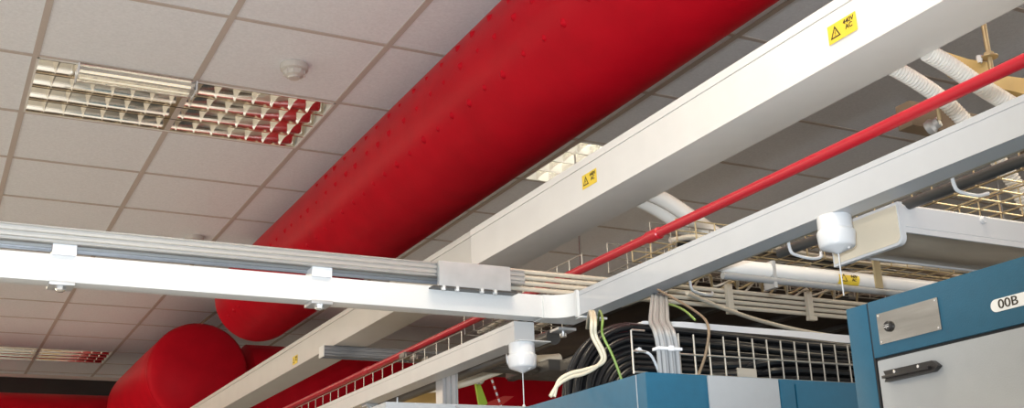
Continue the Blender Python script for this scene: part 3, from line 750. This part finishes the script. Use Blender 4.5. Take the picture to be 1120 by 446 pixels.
# ------------------------------------------------------------------ upper wire cable trays
def tray_x(x0, x1, y0, y1, z0, z1, m, name, label, pitch=.05, front=True):
    t = thing(name, ((x0 + x1) / 2, (y0 + y1) / 2, z0), label, 'cable tray')
    b = MB(); n = int((x1 - x0) / pitch)
    for k in range(n + 1):
        x = x0 + k * pitch; wire(b, (x, y0, z0), (x, y1, z0))
    for j in range(5):
        y = y0 + (y1 - y0) * j / 4; wire(b, (x0, y, z0), (x1, y, z0))
    b.build('base_mesh', m, t)
    for nm, yy in (('side_mesh', y0), ('side_mesh', y1)):
        b = MB()
        for k in range(n + 1):
            x = x0 + k * pitch; wire(b, (x, yy, z0), (x, yy, z1))
        for z in (z0, (z0 + z1) / 2, z1): wire(b, (x0, yy, z), (x1, yy, z))
        b.build(nm, m, t)
    return t
def tray_y(x0, x1, y0, y1, z0, z1, m, name, label, pitch=.05):
    t = thing(name, ((x0 + x1) / 2, (y0 + y1) / 2, z0), label, 'cable tray')
    b = MB(); n = int((y1 - y0) / pitch)
    for k in range(n + 1):
        y = y0 + k * pitch; wire(b, (x0, y, z0), (x1, y, z0))
    for j in range(5):
        x = x0 + (x1 - x0) * j / 4; wire(b, (x, y0, z0), (x, y1, z0))
    b.build('base_mesh', m, t)
    for xx in (x0, x1):
        b = MB()
        for k in range(n + 1):
            y = y0 + k * pitch; wire(b, (xx, y, z0), (xx, y, z1))
        for z in (z0, z1): wire(b, (xx, y0, z), (xx, y1, z))
        b.build('side_mesh', m, t)
    return t
tr = tray_x(1.545, 3.4, 2.22, 2.42, 2.42, 2.50, 'wire', 'wire_cable_tray', 'silver wire cable tray behind the red pipe coupling', .06)
ty = tray_y(1.345, 1.56, 2.22, 2.90, 2.335, 2.40, 'wire', 'wire_cable_tray', 'short silver wire cable tray crossing under the big trunking beside the red pipe', .06)
ty2 = tray_y(1.275, 1.46, 2.75, 4.9, 2.280, 2.315, 'wire', 'wire_cable_tray', 'low silver wire cable tray between the red pipe and the far grey rail', .085)
tc_ = tray_x(1.36, 3.2, 1.86, 2.03, 2.335, 2.385, 'brasswire', 'wire_cable_tray', 'yellowish wire cable tray behind the white pipe', .05)
td = tray_y(1.50, 1.72, .95, 1.62, 2.270, 2.325, 'brasswire', 'wire_cable_tray', 'small yellowish wire tray above the luminaire at the right edge', .045)
for tt, (xx, yy, zz) in ((tr, (3.3, 2.32, 2.42)), (tc_, (3.1, 1.95, 2.335)),):
    MB().tube([(xx, yy, zz), (xx, yy, CEIL)], .004, 8).build('hanger_rod', 'zinc', tt)
MB().tube([(1.60, .97, 2.27), (1.60, .97, 2.601)], .004, 8).build('hanger_rod', 'zinc', td)
# cables lying in the trays
for k in range(7):
    y = 1.885 + .021 * k
    pts = [(1.36 + .03 * k, y, 2.345)] + [(1.45 + .22 * q, y + random.uniform(-.012, .012), 2.343 + random.uniform(0, .02)) for q in range(8)]
    cable('tray_cable', pts, .0055, ['beige', 'black', 'brown', 'dark'][k % 4], ['beige cable lying in the yellowish tray', 'black cable lying in the yellowish tray', 'brown cable lying in the yellowish tray', 'dark grey cable lying in the yellowish tray'][k % 4] + ' behind the white pipe', 6, 'cable', 'cables in the yellowish tray')
for k in range(5):
    x = 1.39 + .028 * k
    pts = [(x, 2.24, 2.345)] + [(x + random.uniform(-.01, .01), 2.34 + .11 * q, 2.343 + random.uniform(0, .012)) for q in range(6)]
    cable('tray_cable', pts, .006, ['beige', 'dark', 'beige', 'black'][k % 4], ['beige cable', 'dark grey cable', 'beige cable', 'black cable'][k % 4] + ' lying in the short silver tray beside the red pipe', 6, 'cable', 'cables in the short tray')
# twisted wires lying on top of conduits
for k in range(8):
    x = 1.42 + .075 * k
    cable('twisted_wire', [(x, 2.10, 2.31), (x + .03, 2.085, 2.328 + .01 * (k % 3)), (x + .06, 2.10, 2.318), (x + .10, 2.07, 2.330 + .006 * (k % 2)), (x + .13, 2.10, 2.314)], .0028, 'brasswire' if k % 2 else 'beige',
          'loose kinked wire lying on the beige conduits below the white pipe', 6, 'wire', 'loose wires on the conduits')

# added dark slab standing for the shade further back, then dark trunkings
M['darkbrown'] = mat('shade_backing_brown', (0.055, 0.038, 0.028), 0.6, noise=0.4, nscale=9)
t = thing('dark_backing_slab', (3.0, 3.2, 2.44), 'added wide dark brown slab standing for shade behind the clipped beige conduits', 'cable tray')
b = MB(); b.box(1.76, XE, 2.46, 4.1, 2.440, 2.446); b.build('slab_base', 'darkbrown', t)
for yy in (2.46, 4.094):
    b = MB(); b.box(1.76, XE, yy, yy + .006, 2.446, 2.50); b.build('slab_side', 'darkbrown', t)
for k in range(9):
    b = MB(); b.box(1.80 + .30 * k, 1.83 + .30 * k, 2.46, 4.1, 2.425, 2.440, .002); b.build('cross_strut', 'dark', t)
for xx in (4.2, 6.0):
    MB().tube([(xx, 3.3, 2.446), (xx, 3.3, CEIL)], .005, 8).build('hanger_rod', 'zinc', t)
for k in range(6):
    y = 2.75 + .09 * k; z = 2.215 + .022 * k
    b = MB(); b.box(1.29, XE, y, y + .045, z, z + .017, .003); b.tube([(1.29, y - .012, z + .004), (XE, y - .012, z + .004)], .006, 8)
    tag(b.build('dark_trunking', 'dark', loc=(1.29, y, z)), ['lowest and nearest', 'second lowest', 'third lowest', 'third highest', 'second highest', 'highest and farthest'][k] + ' of the stepped dark trunkings behind the smaller pull cord switch', 'cable trunking', 'stepped dark trunkings')
for k in range(5):
    y = 2.2 + .16 * k
    b = MB(); b.box(1.50, XE, y, y + .10, 2.165 + .015 * k, 2.195 + .015 * k, .004)
    tag(b.build('dark_trunking', 'dark', loc=(1.5, y, 2.165)), ['nearest', 'second nearest', 'middle', 'second farthest', 'farthest'][k] + ' of the flat dark trunkings beyond the black cables', 'cable trunking', 'flat dark trunkings')

# cream curved pipe
b = MB(); b.tube(spl([(1.225, 2.9, 2.172), (1.26, 2.9, 2.178), (1.31, 2.9, 2.190), (1.38, 2.9, 2.213), (1.45, 2.9, 2.243), (1.53, 2.9, 2.268), (1.66, 2.9, 2.285)], 8), .012, 14,
       radii=[.002 + .0145 * min(1, i / 32) for i in range(49)])
tag(b.build('cream_hose', 'cream', loc=(1.25, 2.9, 2.17)), 'cream curved hose tapering under the far grey rail', 'hose')

# rope, pulley, hi-vis strip, red strip, bottom left
t = thing('striped_cord', (1.62, 3.3, 2.3), 'thin red and white striped cord hanging behind the far rail', 'cord')
b = MB(); c = MB(); p0 = Vector((1.588, 3.25, 2.336)); p1 = Vector((1.652, 3.25, 2.158))
for k in range(18):
    a = p0.lerp(p1, k / 18); e = p0.lerp(p1, (k + 1) / 18); (b if k % 2 else c).tube([a, e], .0035, 8)
b.build('red_band', 'rope', t); c.build('white_band', 'plastic', t)
t = thing('pulley_bracket', (1.60, 3.32, 2.27), 'small grey bracket with a white bolt behind the striped cord', 'bracket')
b = MB(); b.lathe([(0, -.006), (.024, -.006), (.024, .006), (0, .006)], (1.575, 3.253, 2.300), (0, 1, 0), 20); b.box(1.560, 1.575, 3.247, 3.259, 2.262, 2.30); b.build('plate', 'galv', t)
b = MB(); b.lathe([(0, -.012), (.007, -.011), (.009, -.004), (.009, 0)], (1.569, 3.246, 2.272), (0, 1, 0), 14); b.build('bolt', 'labelwhite', t)
b = MB(); b.prism([(1.560, 3.27, 2.275), (1.574, 3.27, 2.275), (1.602, 3.27, 2.205), (1.575, 3.27, 2.185)], (0, 0, 0), (0, .01, 0)); tag(b.build('yellow_green_strap', 'hivis', loc=(1.58, 3.27, 2.23)), 'bright yellow-green strap at the bottom behind the post', 'strap')
b = MB(); b.prism([(1.72, 3.7, 2.24), (1.88, 3.7, 2.300), (1.92, 3.7, 2.300), (1.80, 3.7, 2.22)], (0, 0, 0), (0, .01, 0)); tag(b.build('red_strap', 'rope', loc=(1.8, 3.7, 2.25)), 'slanting dark red strap right of the striped cord', 'strap')
b = MB(); b.box(1.45, 1.75, 4.0, 4.3, 0, 2.36, .004); tag(b.build('tan_cupboard', 'yellowpaint', loc=(1.55, 4.0, 0)), 'top of a tan cupboard glimpsed behind the post at bottom left', 'cupboard')

# ------------------------------------------------------------------ lights
def area(name, loc, sx, sy, power, color, rot=(0, 0, 0)):
    l = bpy.data.lights.new(name, 'AREA'); l.shape = 'RECTANGLE'; l.size = sx; l.size_y = sy; l.energy = power; l.color = color
    o = bpy.data.objects.new(name, l); col.objects.link(o); o.location = loc; o.rotation_euler = rot; return o
WARM = (1.0, 0.84, 0.60)
w = bpy.data.worlds.new('World'); scene.world = w; w.use_nodes = True
bg = w.node_tree.nodes['Background']; bg.inputs['Color'].default_value = (1.0, .95, .87, 1); bg.inputs['Strength'].default_value = 1.15
# area lights under the added unseen lamps, for warm room light
for (i, j, e_) in ((4, 9, 30), (8, 3, 22), (4, 3, 22), (12, 3, 26), (4, 14, 90), (4, 19, 90), (0, 14, 90)):
    area('added_lamp_light', (lx(i) + .6, ly(j) + .3, CEIL - .012), 1.1, .5, e_, WARM)
# camera flash
fl = bpy.data.lights.new('camera_flash', 'SPOT'); fl.energy = 225; fl.color = (.80, .90, 1.0); fl.shadow_soft_size = .02; fl.spot_size = math.radians(84); fl.spot_blend = 1.0
fo = bpy.data.objects.new('camera_flash', fl); col.objects.link(fo)

# ------------------------------------------------------------------ camera
cam = bpy.data.cameras.new('Camera'); co = bpy.data.objects.new('Camera', cam); col.objects.link(co); scene.camera = co
R = ((0.890143, -0.454355, -0.034743), (0.109412, 0.287121, -0.951625), (0.442351, 0.843281, 0.305291))
m = Matrix(((R[0][0], -R[1][0], -R[2][0], 0), (R[0][1], -R[1][1], -R[2][1], 0), (R[0][2], -R[1][2], -R[2][2], 1.7), (0, 0, 0, 1)))
co.matrix_world = m
cam.sensor_width = 36; cam.lens = 1244.75 / 1120 * 36; cam.clip_start = .02; cam.clip_end = 60
fo.location = (-.045, -.01, 1.775)
fo.rotation_euler = Vector((.35, 1.0, .62)).to_track_quat('-Z', 'Y').to_euler()
scene.view_settings.view_transform = 'Standard'; scene.view_settings.look = 'None'
scene.view_settings.gamma = 1; scene.view_settings.exposure = -0.18; scene.view_settings.use_curve_mapping = False
